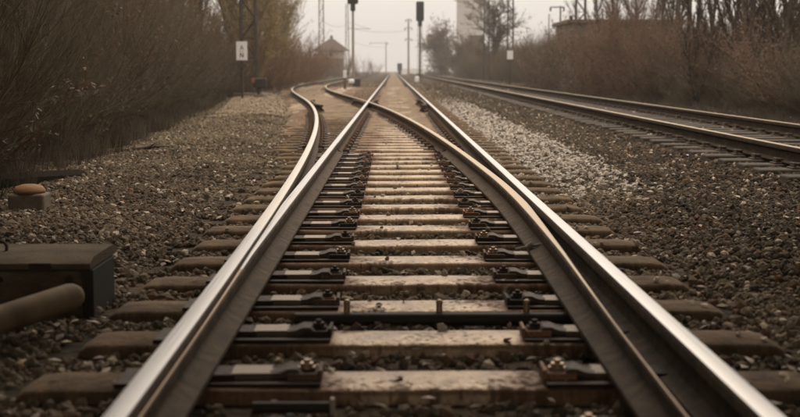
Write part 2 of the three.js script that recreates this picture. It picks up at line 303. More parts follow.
const G = {
  bigPlate: box(0.62, 0.012, 0.20, 0.10, 0.005, 0, 0.003),             // +x points to the inside of the track, 0 = rail's middle
  plate: box(0.37, 0.012, 0.17, 0, 0.005, 0, 0.003),
  slide: box(0.125, 0.021, 0.11, 0.198, 0.0215, 0, 0.004),
  slideUnder: box(0.2, 0.02, 0.115, 0.05, 0.0205, 0, 0.003),
  brace: (() => { const pts = [[0.255, 0.026], [0.285, 0.029], [0.312, 0.040], [0.338, 0.040], [0.36, 0.018]]; return loft(pts.map(([x, y]) => [[x, y - 0.014, -0.05], [x, y + 0.004, -0.05], [x, y + 0.009, -0.03], [x, y + 0.002, -0.012], [x, y + 0.002, 0.012], [x, y + 0.009, 0.03], [x, y + 0.004, 0.05], [x, y - 0.014, 0.05]])); })(),
  clipBlock: merge([box(0.07, 0.018, 0.08, 0.365, 0.020, 0, 0.005), box(0.046, 0.010, 0.052, 0.37, 0.033, 0, 0.004)]),
  rib: merge([box(0.013, 0.034, 0.12, 0.408, 0.025, 0, 0.004), box(0.09, 0.024, 0.012, 0.356, 0.021, 0.056, 0.004)]),
  bolt: (() => { const a = new THREE.CylinderGeometry(0.022, 0.022, 0.014, 6); a.translate(0, 0.007, 0); const b = new THREE.CylinderGeometry(0.010, 0.0105, 0.012, 8); b.translate(0, 0.019, 0); const c = new THREE.CylinderGeometry(0.027, 0.027, 0.005, 12); c.translate(0, 0.0, 0); return merge([c, a, b]); })(),
  kclip: merge([box(0.06, 0.022, 0.065, 0.085, 0.036, 0, 0.006), box(0.022, 0.042, 0.11, 0.118, 0.03, 0, 0.004)]),
  stud: (() => { const b = new THREE.CylinderGeometry(0.012, 0.013, 0.055, 8); b.translate(0, 0.027, 0); const c = new THREE.SphereGeometry(0.014, 8, 6); c.translate(0, 0.055, 0); return merge([b, c]); })(),
};
const mirror = (g) => { const m = g.clone(); m.scale(-1, 1, 1); const p = m.attributes; for (const k of Object.keys(p)) { const a = p[k], s = a.itemSize; for (let i = 0; i + 2 < a.count; i += 3) for (let j = 0; j < s; j++) { const t = a.array[(i + 1) * s + j]; a.array[(i + 1) * s + j] = a.array[(i + 2) * s + j]; a.array[(i + 2) * s + j] = t; } } return m; };
const GI = Object.fromEntries(Object.entries(G).map(([k, g]) => { const n = g.index ? g.toNonIndexed() : g; return [k, [n, mirror(n)]]; }));
const geoCache = {};
for (let k = -2; k < 108; k++) {
  const d = SPHASE + k * SP, o = off(d), ext = o > 0.25 ? Math.round(o * 5) / 5 : 0;
  const key = `${ext}_${k % 3}`; const jx = (rs() - 0.5) * 0.05;
  geoCache[key] = geoCache[key] || sleeperGeo(-1.25 - ext, 1.25, 50 + k);
  const s = part('sleeper', geoCache[key], M.sleeper[Math.floor(rs() * 4)], turnout, [jx, (rs() - 0.5) * 0.006, -d + (rs() - 0.5) * 0.02], [0, (rs() - 0.5) * 0.008, 0]);
  const put = (name, geo, m, x, y = 0, z = 0, ry = null) => part(name, geo, m, s, [x - jx, y, z + (ry === null ? (rs() - 0.5) * 0.012 : 0)], [0, ry === null ? (rs() - 0.5) * 0.05 : ry, 0]);
  if (d > 26) continue;
  for (const side of [-1, 1]) {
    const fl = side < 0 ? 0 : 1, cx = side < 0 ? -C : C;                // +x of the pieces points inwards: mirrored for the right side
    if (d < 13.4) {
      put('tie_plate', GI.bigPlate[fl], M.plate, cx); put('slide_plate', GI.slide[fl], M.slide, cx); put('slide_plate', GI.slideUnder[fl], M.plate, cx);
      put('brace', GI.brace[fl], M.clip, cx); put('clip', GI.clipBlock[fl], [M.rust, M.clip, M.plate, M.darkRust][Math.floor(rs() * 4)], cx); put('rib', GI.rib[fl], [M.rust, M.darkRust, M.darkRust, M.plate][Math.floor(rs() * 4)], cx);
      put('bolt', GI.bolt[fl], rs() < 0.4 ? M.bolt : M.clip, cx - side * 0.365, 0.038, (rs() - 0.5) * 0.012, rs() * 3);
    } else put('tie_plate', GI.plate[fl], M.plate, cx);
    // outer side of the stock rail
    put('clip', GI.kclip[1 - fl], M.clip, cx); put('bolt', GI.bolt[fl], M.rust, cx + side * 0.085, 0.049, 0, rs() * 3);
    if (d >= 13.4) { put('clip', GI.kclip[fl], M.clip, cx); put('bolt', GI.bolt[fl], M.rust, cx - side * 0.085, 0.049, 0, rs() * 3);
      const bx = side < 0 ? -C - o : C - o; if (o > 0.3) { put('tie_plate', GI.plate[fl], M.plate, bx, 0.0006); put('clip', GI.kclip[fl], M.clip, bx); put('clip', GI.kclip[1 - fl], M.clip, bx); put('bolt', GI.bolt[fl], M.rust, bx + 0.085, 0.049); put('bolt', GI.bolt[fl], M.rust, bx - 0.085, 0.049); } }
  }
}
// rod that ties the two blades together, with upright pins
{
  const d = 4.62, r = part('stretcher_rod', merge([tube([-0.5, -0.012, -d], [0.62, -0.012, -d], 0.026, 0.026, 14)]), M.darkSteel, turnout);
  for (const [x, z] of [[-0.30, -0.02], [0.06, -0.02], [0.40, -0.02]]) part('pin', G.stud, M.bolt, r, [x, -0.005, -d + z]);
  { const q = part('stretcher_rod', tube([-0.52, -0.005, -3.36], [-0.30, -0.005, -3.36], 0.017, 0.017, 10), M.darkSteel, turnout); part('end_cap', box(0.014, 0.05, 0.03, -0.293, -0.002, -3.36, 0.004), M.mastPale, q); }
  part('blade_stop', merge([tube([0.5, 0.05, -6.05], [0.66, 0.09, -6.0], 0.008), tube([0.56, 0.06, -6.04], [0.585, 0.085, -6.02], 0.016)]), M.mastPale, turnout);
}

// ---------------------------------------------------------------- the track on the right
{
  const t = thing('railway_track', 'pair of dull rails on the higher track beside the right-hand thicket', 'railway track', [RT.x, RT.y, 0]);
  const ds = [...steps(-4, 60, 32), ...steps(66, 420, 50, 1.3)];
  for (const s of [-1, 1]) { const r = part('rail', sweep(() => s * C, ds, railSection, 0.014), M.railDark, t); part('running_surface', sweep(() => s * C, ds, runSection, 0.014), M.dull, r); }
  const g = [0, 1, 2].map((k) => { const q = new RoundedBoxGeometry(2.36, 0.16, 0.25, 2, 0.018); q.translate(0, -0.08, 0); return q; });
  const pl = box(0.30, 0.014, 0.16, 0, 0.006, 0, 0.003), cl = merge([G.kclip, mirror(G.kclip)]);
  const r = mulberry(5);
  const sm = std({ map: tex(256, 128, (u, v) => mix3([0.045, 0.033, 0.021], [0.125, 0.092, 0.058], clamp(0.5 + fbm(u * 10, v * 12, 61, 5) * 1.5, 0, 1))), roughness: 0.85, bumpMap: grain, bumpScale: 0.004 });
  for (let k = 0; k < 110; k++) {
    const d = 3.0 + k * 0.6, s = part('sleeper', g[k % 3], sm, t, [(r() - 0.5) * 0.06, (r() - 0.5) * 0.01, -d], [0, (r() - 0.5) * 0.02, 0]);
    if (k > 4 && k < 60) for (const q of [-1, 1]) { part('tie_plate', pl, M.plate, s, [q * C, 0, 0]); part('clip', cl, M.clip, s, [q * C, 0, 0]); }
  }
}

// ---------------------------------------------------------------- ballast stones
function stoneGeo(seed) {
  const r = mulberry(seed), g = new THREE.IcosahedronGeometry(1, 0), p = g.attributes.position, map = {};
  for (let i = 0; i < p.count; i++) { const k = [p.getX(i), p.getY(i), p.getZ(i)].map((v) => v.toFixed(3)).join(); map[k] = map[k] || 0.7 + r() * 0.55; const f = map[k]; p.setXYZ(i, p.getX(i) * f, p.getY(i) * f * 0.72, p.getZ(i) * f * 0.9); }
  g.computeVertexNormals(); return g;
}
{
  const r = mulberry(77), variants = [1, 2, 3, 4, 5].map((s) => stoneGeo(s * 13)), lists = variants.map(() => []);
  const sleeperHit = (X, d, o) => { if (X < -1.3 - o || X > 1.27 || d > 60) return false; const q = ((d - SPHASE) / SP) % 1, f = (q + 1.5) % 1 - 0.5; return Math.abs(f * SP) < 0.15; };
  const inView = (x, d) => { const p = (x) / d; return p > -0.36 && p < 0.37; };
  const add = (x, d, size) => {
    if (!inView(x, d)) return;
    const X = x - XC, o = off(d), inMain = Math.abs(X) < GAUGE, inBranch = X < Math.min(-GAUGE + 0.2, GAUGE - o) && X > -GAUGE - o;
    let lie = false; if (sleeperHit(X, d, o)) { if (r() > 0.014 || size > 0.022) return; lie = true; }
    if (Math.abs(X - C) < 0.09 || Math.abs(X + C) < 0.09 || Math.abs(X + C + o) < 0.09) { if (r() < 0.8) return; }
    const y = bedY(x, d);
    if (d > 13 && (inMain || (inBranch && d > 17)) && r() < 0.8) return;
    if (inMain && d < 13 && r() < 0.5) return; const tan = X < -1.25 - o && X > -2.9 - o && d > 26 + fbm(x, d, 40, 2) * 8 && d < 50;
    const rx = x - RT.x; if (Math.abs(rx) < 1.2) { const q = (((d - 3.0) / 0.6 + 0.5) % 1) - 0.5; if (Math.abs(q * 0.6) < 0.13) return; if (Math.abs(Math.abs(rx) - C) < 0.08) return; }
    const n = fbm(x * 0.7, d * 0.5, 30, 3), fine = fbm(x * 3, d * 3, 31, 2);
    let t = 0.35 + r() * 0.65 + n * 0.6; let c = mix3([0.048, 0.035, 0.023], [0.22, 0.165, 0.105], clamp(t * t, 0, 1));
    if (X > 1.75 + fine * 0.5 && r() < 0.75) c = mix3([0.034, 0.026, 0.017], [0.098, 0.073, 0.047], r());  // dirtier brown mix, with the dimness of the right side put into its colour
    if (r() < 0.04) c = [0.50, 0.40, 0.29]; if (r() < 0.10) c = [0.16, 0.095, 0.055];
    const patch = sstep(0.0, 0.35, 1 - Math.abs((X - 1.45) / 0.62)) * sstep(8.5, 12, d + fine * 5) * (1 - sstep(30, 42, d)); // a strip of fresh pale stone beside the right rail
    if (r() < patch * 0.85 + fine * 0.3 * patch) { const w = r(); c = mix3([0.10, 0.078, 0.056], [0.68, 0.58, 0.47], w * (0.4 + 0.6 * w)); if (w > 0.3) c = mix3(c, [0.62, 0.53, 0.43], 0.4); }
    if (X < -2 - o && d > 14 && r() < 0.35) c = mix3([0.14, 0.105, 0.062], [0.30, 0.225, 0.14], r());
    
    if (lie) c = mix3([0.18, 0.13, 0.085], [0.6, 0.5, 0.38], r());
    if (tan && r() < 0.7) c = mix3([0.26, 0.195, 0.12], [0.46, 0.36, 0.24], r());
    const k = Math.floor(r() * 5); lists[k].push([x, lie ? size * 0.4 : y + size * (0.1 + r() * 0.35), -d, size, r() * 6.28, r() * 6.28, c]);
  };
  const scatter = (x0, x1, d0, d1, dens, s0, s1) => { const N = Math.round((x1 - x0) * (d1 - d0) * dens); for (let i = 0; i < N; i++) add(x0 + r() * (x1 - x0), d0 + r() * (d1 - d0), s0 + r() * r() * (s1 - s0)); };
  scatter(-4, 4.2, 2.2, 10, 1100, 0.014, 0.036);
  scatter(-7, 7.2, 10, 22, 800, 0.016, 0.036);
  scatter(-11, 9.5, 22, 42, 330, 0.022, 0.042);
  scatter(-14, 10, 42, 90, 90, 0.03, 0.06);
  const m4 = new THREE.Matrix4(), q = new THREE.Quaternion(), e = new THREE.Euler(), col = new THREE.Color();
  const mat = std({ color: 0xffffff, roughness: 0.92, specularIntensity: 0.35 });
  lists.forEach((L, i) => {
    const im = new THREE.InstancedMesh(variants[i], mat, L.length); im.name = numbered('ballast_stones'); im.castShadow = im.receiveShadow = true;
    im.userData = { kind: 'stuff', label: 'loose brown and grey ballast stones spread around the tracks', category: 'gravel' };
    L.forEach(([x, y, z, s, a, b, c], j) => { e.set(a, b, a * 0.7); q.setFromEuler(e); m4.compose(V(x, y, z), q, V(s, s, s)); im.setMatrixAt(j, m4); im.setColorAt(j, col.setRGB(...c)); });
    scene.add(im);
  });
}
// fallen leaves and chips
{
  const r = mulberry(91), pos = [], n = 6, g0 = [];
  const leaf = new THREE.BufferGeometry(); leaf.setAttribute('position', new THREE.Float32BufferAttribute([-1, 0, 0, 0, 0.12, -0.5, 0, 0.25, 0.5, 0, 0.12, -0.5, 1, 0.1, 0.1, 0, 0.25, 0.5], 3)); leaf.setAttribute('uv', new THREE.Float32BufferAttribute(new Array(12).fill(0), 2)); leaf.computeVertexNormals();
  const im = new THREE.InstancedMesh(leaf, std({ color: 0xffffff, roughness: 0.9, side: THREE.DoubleSide }), 1500); im.name = numbered('fallen_leaves'); im.castShadow = im.receiveShadow = true;
  im.userData = { kind: 'stuff', label: 'pale dry leaves lying scattered on the ballast', category: 'leaves' };
  const m4 = new THREE.Matrix4(), q = new THREE.Quaternion(), col = new THREE.Color();
  for (let i = 0; i < 1500; i++) {
    const d = 3 + Math.pow(r(), 1.4) * 19, x = d * (-0.35 + r() * 0.7), s = 0.014 + r() * 0.018, X = x - XC;
    const on = Math.abs(X) < 1.2 && ((((d - SPHASE) / SP) % 1 + 1.5) % 1 - 0.5);
    const y = (Math.abs(X) < 1.2 && Math.abs(on * SP) < 0.12) ? 0.006 : bedY(x, d) + 0.025;
    if (Math.abs(X) < GAUGE && d > 13 || (Math.abs(X) < 1.2 && r() < 0.6)) { m4.makeTranslation(x, -2, -d); im.setMatrixAt(i, m4.makeScale(0.001, 0.001, 0.001).setPosition(x, -0.3, -d)); im.setColorAt(i, col.setRGB(0.3, 0.2, 0.1)); continue; }
    q.setFromEuler(new THREE.Euler((r() - 0.5) * 0.8, r() * 6.28, (r() - 0.5) * 0.8)); im.setMatrixAt(i, m4.compose(V(x, y, -d), q, V(s, s, s)));
    const b = 0.22 + r() * 0.4; im.setColorAt(i, col.setRGB(b, b * (0.7 + r() * 0.12), b * (0.45 + r() * 0.2)));
  }
  scene.add(im);
}

// ---------------------------------------------------------------- vegetation
function prism(P, a, b, r0, r1, n = 3) {                              // thin tapered twig appended to the arrays P
  const d = b.clone().sub(a).normalize(), u = Math.abs(d.y) < 0.9 ? V(0, 1, 0).cross(d).normalize() : V(1, 0, 0).cross(d).normalize(), w = d.clone().cross(u);
  const ring = (c, r) => Array.from({ length: n }, (_, i) => { const t = i / n * 6.2832; return c.clone().addScaledVector(u, Math.cos(t) * r).addScaledVector(w, Math.sin(t) * r); });
  const A = ring(a, r0), B = ring(b, r1), L = a.distanceTo(b);
  for (let i = 0; i < n; i++) { const j = (i + 1) % n; for (const [p, uu, vv] of [[A[i], i / n, 0], [A[j], (i + 1) / n, 0], [B[j], (i + 1) / n, L], [A[i], i / n, 0], [B[j], (i + 1) / n, L], [B[i], i / n, L]]) { P.p.push(p.x, p.y, p.z); P.uv.push(uu, vv); } }
}
const toGeo = (P) => { const g = new THREE.BufferGeometry(); g.setAttribute('position', new THREE.Float32BufferAttribute(P.p, 3)); g.setAttribute('uv', new THREE.Float32BufferAttribute(P.uv, 2)); g.computeVertexNormals(); return g; };
const newP = () => ({ p: [], uv: [] });
function grow(r, P, LP, a, dir, len, rad, level, o) {
  const segs = o.segs[level] || 2; let p = a.clone(), d = dir.clone();
  for (let i = 0; i < segs; i++) {
    d.add(V((r() - 0.5) * o.wob, (r() - 0.5) * o.wob + o.up, (r() - 0.5) * o.wob)).normalize();
    const q = p.clone().addScaledVector(d, len / segs), f0 = 1 - i / segs * 0.6, f1 = 1 - (i + 1) / segs * 0.6;
    prism(level === 0 && P.trunk ? P.trunk : P, p, q, rad * f0, rad * f1, level === 0 ? o.sides || 4 : 3);
    if (level < o.levels) { const nb = o.kids[level]; for (let k = 0; k < nb; k++) { if ((i + 1) / segs < (o.bare || 0) && level === 0) continue;
      const t = r(), b = p.clone().lerp(q, t), ax = V(r() - 0.5, r() - 0.5, r() - 0.5).normalize(), nd = d.clone().multiplyScalar(1).addScaledVector(ax, o.spread).normalize();
      nd.y += o.lift || 0; nd.normalize(); if (nd.y < -0.25) nd.y *= 0.3; grow(r, P, LP, b, nd, len * o.ratio * (0.6 + r() * 0.7), rad * o.thin, level + 1, o); } }
    else if (LP && r() < o.leaf) { for (let k = 0; k < (o.leafN || 2); k++) { const c = p.clone().lerp(q, r()), s = o.leafS * (0.6 + r() * 0.8), u = V(r() - 0.5, r() - 0.5, r() - 0.5).normalize().multiplyScalar(s), w = V(r() - 0.5, r() - 0.5, r() - 0.5).normalize().multiplyScalar(s * 0.6);
      for (const e of [c.clone().sub(u), c.clone().add(w), c.clone().add(u), c.clone().sub(u), c.clone().add(u), c.clone().sub(w)]) { LP.p.push(e.x, e.y, e.z); LP.uv.push(0, 0); } } }
    p = q;
  }
}
function shrubGeo(seed, H, W, stems, o2 = {}) {
  const r = mulberry(seed), P = newP(), LP = newP();
  const o = { segs: [5, 3, 2], kids: [4, 4], levels: 2, wob: 0.2, up: 0.06, spread: 0.6, ratio: 0.38, thin: 0.42, leaf: 0.3, leafS: 0.03, lift: 0.45, ...o2 };
  for (let i = 0; i < stems; i++) { const t = r() * 6.28, s = Math.sqrt(r()), a = V(Math.cos(t) * s * W * 0.25, -0.1, Math.sin(t) * s * W * 0.25), dir = V(Math.cos(t) * s * W / H * 0.7, 1, Math.sin(t) * s * W / H * 0.7).normalize(); grow(r, P, LP, a, dir, H * (0.6 + r() * 0.45), o.rad || 0.009, 0, o); }
  return [toGeo(P), LP.p.length ? toGeo(LP) : null];
}
function treeGeo(seed, H, o2 = {}) {
  const r = mulberry(seed), P = newP(), T = newP(), LP = newP(); P.trunk = T;
  const o = { segs: [7, 4, 3, 2], kids: [4, 3, 3], levels: 3, wob: 0.22, up: 0.04, spread: 0.95, ratio: 0.42, thin: 0.42, leaf: 0.3, leafS: 0.05, bare: 0.25, sides: 7, ...o2 };
  grow(r, P, LP, V(0, -0.15, 0), V((r() - 0.5) * 0.12, 1, (r() - 0.5) * 0.12), H, o.rad || 0.13, 0, o);
  return [toGeo(T), toGeo(P), LP.p.length ? toGeo(LP) : null];
}
const place = (o, [x, y, z], turn, s = 1, sy = s) => { o.position.set(x, y, z); o.rotation.y = turn; o.scale.set(s, sy, s); return o; };
const gy = (x, d) => (d > 400 ? -0.4 : bedY(clamp(x, -25, 25), d)) - 0.02;

// the thickets: dense masses of bare twigs that read as one
const SH = [shrubGeo(1, 3.2, 2.6, 15), shrubGeo(2, 4.4, 2.6, 14, { up: 0.07 }), shrubGeo(3, 2.2, 2.8, 16, { spread: 1.0 }), shrubGeo(4, 1.1, 1.8, 16, { spread: 1.1, rad: 0.008, leaf: 0.6 })];
function mass(name, label, list, k, mat) {
  const im = new THREE.InstancedMesh(SH[k][0], mat, list.length); im.name = numbered(name); im.castShadow = im.receiveShadow = true; im.userData = { kind: 'stuff', label, category: 'thicket' };
  const m4 = new THREE.Matrix4(), q = new THREE.Quaternion(), col = new THREE.Color(), r = mulberry(list.length + k);
  list.forEach(([x, d, s, sy], j) => { q.setFromEuler(new THREE.Euler((r() - 0.5) * 0.2, r() * 6.28, (r() - 0.5) * 0.2)); im.setMatrixAt(j, m4.compose(V(x, gy(x, d), -d), q, V(s, sy, s))); const b = 0.75 + r() * 0.5; im.setColorAt(j, col.setRGB(b, b * (0.93 + r() * 0.12), b * (0.9 + r() * 0.15))); });
  scene.add(im);
}
const leftEdge = (d) => (d < 16 ? -3.5 - (d - 8) * 0.06 : d < 40 ? -3.98 - (d - 16) * 0.085 : -6.0 - (d - 40) * 0.02);
const rightEdge = () => 8.6;
{
  const r = mulberry(300), L = [[], [], [], []];
  for (let i = 0; i < 1500; i++) {
    const d = 9 + Math.pow(r(), 1.5) * 150, e = leftEdge(d), w = Math.pow(r(), 1.6) * (5 + d * 0.04), x = e - 0.9 - w;
    const Hs = d < 30 ? 1 : clamp(1 - (d - 30) / 60, 0.5, 1), k = w < 0.8 ? (r() < 0.6 ? 3 : 2) : w < 2.2 ? (r() < 0.5 ? 2 : 0) : (r() < 0.35 ? 0 : 1);
    if (k === 3 && d > 60) continue; L[k].push([x, d, 0.8 + r() * 0.5, (0.85 + r() * 0.5) * Hs * (d < 50 && k === 1 ? 1.35 : 1)]);
  }
  const WD = M.twigNear;
  const lab = 'dense thicket of bare brown twigs along the left of the line'; L.forEach((l, k) => mass('thicket', lab, l, k, M.twigNear));
  const Rr = [[], [], [], []];
  for (let i = 0; i < 1300; i++) {
    const d = 20 + Math.pow(r(), 1.4) * 150, w = Math.pow(r(), 1.5) * (5 + d * 0.05), x = rightEdge(d) + 0.7 + w;
    const k = w < 0.8 ? (r() < 0.6 ? 3 : 2) : r() < 0.6 ? 2 : 0; if (k === 3 && d > 60) continue; Rr[k].push([x, d, 0.8 + r() * 0.5, (0.8 + r() * 0.4) * (k === 0 ? 0.8 : 1) * (d < 46 ? 0.62 : d < 60 ? 0.8 : 1)]);
  }
  Rr.forEach((l, k) => l.length && mass('thicket', 'dense thicket of bare brown twigs beyond the right-hand track', l, k, M.twigRight));
}
// single shrubs one can tell apart
const shrubProto = {};
function shrub(kind, geo, wood, leafM, label, pos, turn, s, sy, group) {
  let o = shrubProto[kind];
  if (!o) { o = shrubProto[kind] = new THREE.Group(); part('stem', geo[0], wood, o); if (geo[1] && leafM) part('leaves', geo[1], leafM, o); o.name = numbered('shrub'); } else { o = o.clone(); o.name = numbered('shrub'); }
  o.userData = { label, category: 'shrub' }; if (group) o.userData.group = group;
  scene.add(o); return place(o, pos, turn, s, sy);
}
const treeProto = {};
function tree(kind, geo, wood, twig, leafM, label, pos, turn, s, sy, group) {
  let o = treeProto[kind];
  if (!o) { o = treeProto[kind] = new THREE.Group(); part('trunk', geo[0], wood, o); part('branches', geo[1], twig, o); if (geo[2] && leafM) part('leaves', geo[2], leafM, o); o.name = numbered('tree'); } else { o = o.clone(); o.name = numbered('tree'); }
  o.userData = { label, category: 'tree' }; if (group) o.userData.group = group;
  scene.add(o); return place(o, pos, turn, s, sy);
}
const spot = (x, d) => { const X = latAt(x, d); return [X, gy(X, d), -d]; };
{
  const r = mulberry(401);
  for (let i = 0; i < 16; i++) { const d = 10.5 + i * 2.1 + r(), x = leftEdge(d) - 0.5 - r() * 0.5; shrub('bare' + (i % 2), SH[i % 2 ? 0 : 2], i % 2 ? M.twigBrown : M.twigGrey, M.leafBrown, 'bare brown shrub at the front edge of the left thicket', [x, gy(x, d), -d], r() * 6, 0.7 + r() * 0.4, 0.7 + r() * 0.5, 'bare shrubs fronting the left thicket'); }
  for (let i = 0; i < 14; i++) { const d = 27 + i * 3.1 + r(), x = rightEdge(d) + 0.2 + r() * 0.6; shrub('red' + (i % 2), SH[i % 2 ? 3 : 2], i % 2 ? M.twigGrey : M.twigRed, M.leafBrown, 'bare reddish shrub fronting the thicket beyond the right-hand track', [x, gy(x, d), -d], r() * 6, 0.8 + r() * 0.4, 0.75 + r() * 0.4, 'shrubs fronting the right thicket'); }
}
const willow = treeGeo(21, 5.6, { leaf: 0.8, leafN: 3, leafS: 0.036, kids: [5, 5, 3], up: 0.09, bare: 0.05, rad: 0.08, spread: 0.75, lift: 0.2 });
tree('willow', willow, M.bark, M.twigOlive, M.leafOlive, 'olive budding tree directly right of the white sign', spot(258, 50), 1, 0.95, 0.9);
tree('willow', null, null, null, null, 'olive budding tree whose crown slopes down toward the pale lattice masts', spot(281, 62), 3, 0.7, 0.66);
tree('willow', null, null, null, null, 'olive budding tree just above and behind the white sign', spot(228, 49), 4.2, 1.0, 1.0);
tree('willow', null, null, null, null, 'smaller olive budding tree between the two larger ones right of the white sign', spot(270, 57), 5.3, 0.75, 0.8);
const bareTree = treeGeo(33, 8, { leaf: 0, kids: [4, 4, 3], rad: 0.1, bare: 0.15, spread: 0.5, up: 0.1, wob: 0.14, ratio: 0.36 });
const G2 = 'bare trees standing in the left thicket';
for (const [x, d, s] of [[205, 42, 0.95], [172, 36, 1], [128, 32, 1], [70, 27, 1], [20, 24, 0.9]]) tree('bare', bareTree, M.bark, M.twigBrown, null, 'tall bare tree rising out of the left thicket', spot(x, d), x, s, s, G2);
const redB = shrubGeo(9, 2.6, 2.8, 15, { spread: 0.9, leaf: 0.15 });
for (const [x, d, s, lab] of [[303, 78, 1.1, 'reddish bare shrub left of the far house, nearest of its row'], [311, 98, 1.0, 'reddish bare shrub directly in front of the far house on its left side'], [340, 130, 1.0, 'low reddish shrub below the pale wall of the far house'], [362, 165, 1.1, 'low bare shrub right of the far house beside the line']]) shrub('redB', redB, M.twigRed, M.leafBrown, lab, spot(x, d), x, s, s);
for (const [x, d, q] of [[284, 66, 1], [293, 72, 1.05], [306, 88, 1.1], [318, 112, 1], [275, 60, 0.9], [236, 46, 0.9], [250, 53, 1], [266, 55, 1], [279, 56, 0.85], [297, 80, 1.15]]) shrub('redB', null, null, null, 'reddish bare shrub in the bank between the olive trees and the far house', spot(x, d), x * 2.1, q, q, 'reddish shrubs on the left bank');
for (const [x, d, lab] of [[319, 178, 'low shrub hiding the left foot of the far house'], [331, 172, 'low shrub hiding the middle of the far house wall'], [343, 176, 'low shrub hiding the right foot of the far house']]) shrub('redB', null, null, null, lab, spot(x, d), x, 1.15, 1.0);
shrub('redB', null, null, null, 'farthest small bare shrub on the left before the open sky', spot(374, 240), 2, 1.0, 1.0);
// right side trees
const rt1 = treeGeo(41, 6.6, { leaf: 0.6, leafN: 2, leafS: 0.07, kids: [5, 4, 3], rad: 0.11, bare: 0.25 });
tree('right', rt1, M.bark, M.twigDark, M.leafBrown, 'dark tree with uneven clumpy crown in front of the tall pale block', spot(490, 118), 0.4, 1, 1.0);
const dome = treeGeo(45, 4.6, { leaf: 0.5, leafN: 2, leafS: 0.1, kids: [7, 5, 3], rad: 0.1, bare: 0.0, spread: 1.1, ratio: 0.5 });
tree('dome', dome, M.bark, M.twigBrown, M.leafBrown, 'rounded dome-shaped tree right of the signal on the right', spot(441, 215), 0, 1.25, 1.35);
tree('dome', null, null, null, null, 'low rounded tree below the tall pale block', spot(466, 170), 2, 1.0, 0.85);
const paleShrub = shrubGeo(12, 2.9, 2.6, 14, { leaf: 0.35, leafN: 2, leafS: 0.045 });
shrub('pale', paleShrub, M.twigGrey, M.leafDead, 'shrub with clinging pale dead leaves in front of the brown flat roofed building', spot(588, 47), 0, 1, 1);
shrub('pale', null, null, null, 'second pale leaved shrub left of the brown flat roofed building', spot(545, 62), 2, 0.95, 0.9);
for (const [x, d, q] of [[604, 45, 1.2], [622, 44, 1.25], [641, 42, 1.2], [660, 41, 1.2], [676, 39, 1.1]]) shrub('redB', null, null, null, 'tall reddish bare shrub in front of the brown flat roofed building', spot(x, d), x * 1.3, q, q, 'shrubs in front of the flat roofed building');
const tallR = treeGeo(51, 9, { leaf: 0.3, leafS: 0.04, kids: [4, 4, 3], rad: 0.085, bare: 0.05, spread: 0.55, up: 0.1, wob: 0.09, ratio: 0.26 });
const G3 = 'bare trees behind the right-hand track';
for (const [x, d, s, lab] of [[727, 34, 0.8, 'bare trunk between the near lattice mast and the thickest tree'], [749, 31, 1.05, 'thickest dark trunk near the right edge'], [779, 29, 0.9, null], [797, 30, 0.9, null], [705, 42, 0.8, null], [660, 52, 0.7, null], [632, 60, 0.7, null], [612, 66, 0.6, null], [697, 33, 0.7, null], [714, 38, 0.75, null], [738, 36, 0.7, null], [764, 33, 0.8, null], [788, 35, 0.9, null], [770, 38, 1, null], [672, 64, 0.8, null], [646, 66, 0.7, null], [585, 64, 0.42, null], [603, 50, 0.5, null], [622, 49, 0.55, null], [641, 47, 0.55, null], [665, 45, 0.6, null]])
  tree('tall', tallR, M.bark, M.twigDark, M.leafBrown, lab || 'slim bare tree with twiggy crown beyond the right-hand track', spot(x, d), x * 1.7, s, s, lab ? null : G3);
// grass tufts along the thicket's foot
{
  const r = mulberry(500), P = newP();
  for (let i = 0; i < 26; i++) { const t = r() * 6.28, s = r() * 0.09; prism(P, V(Math.cos(t) * s, 0, Math.sin(t) * s), V(Math.cos(t) * (s + 0.1 * r()), 0.1 + r() * 0.16, Math.sin(t) * (s + 0.1 * r())), 0.0035, 0.0008); }
  const N = 2600, im = new THREE.InstancedMesh(toGeo(P), std({ color: 0xffffff, roughness: 0.9 }), N); im.name = 'dry_grass'; im.castShadow = im.receiveShadow = true; im.userData = { kind: 'stuff', label: 'dry straw coloured grass tufts along the foot of the thickets', category: 'grass' };
  const m4 = new THREE.Matrix4(), q = new THREE.Quaternion(), col = new THREE.Color();
  for (let i = 0; i < N; i++) { const left = r() < 0.7, d = left ? 7 + r() * 50 : 22 + r() * 50, x = left ? leftEdge(d) + 0.7 - Math.pow(r(), 0.8) * 2.2 : rightEdge(d) - 1.4 + r() * 2; q.setFromEuler(new THREE.Euler(0, r() * 6.28, 0)); const s = 0.6 + r() * 0.9; im.setMatrixAt(i, m4.compose(V(x, gy(x, d), -d), q, V(s, s, s))); const b = 0.055 + r() * 0.08; im.setColorAt(i, col.setRGB(b * 1.1, b * 0.84, b * 0.52)); }
  scene.add(im);
}

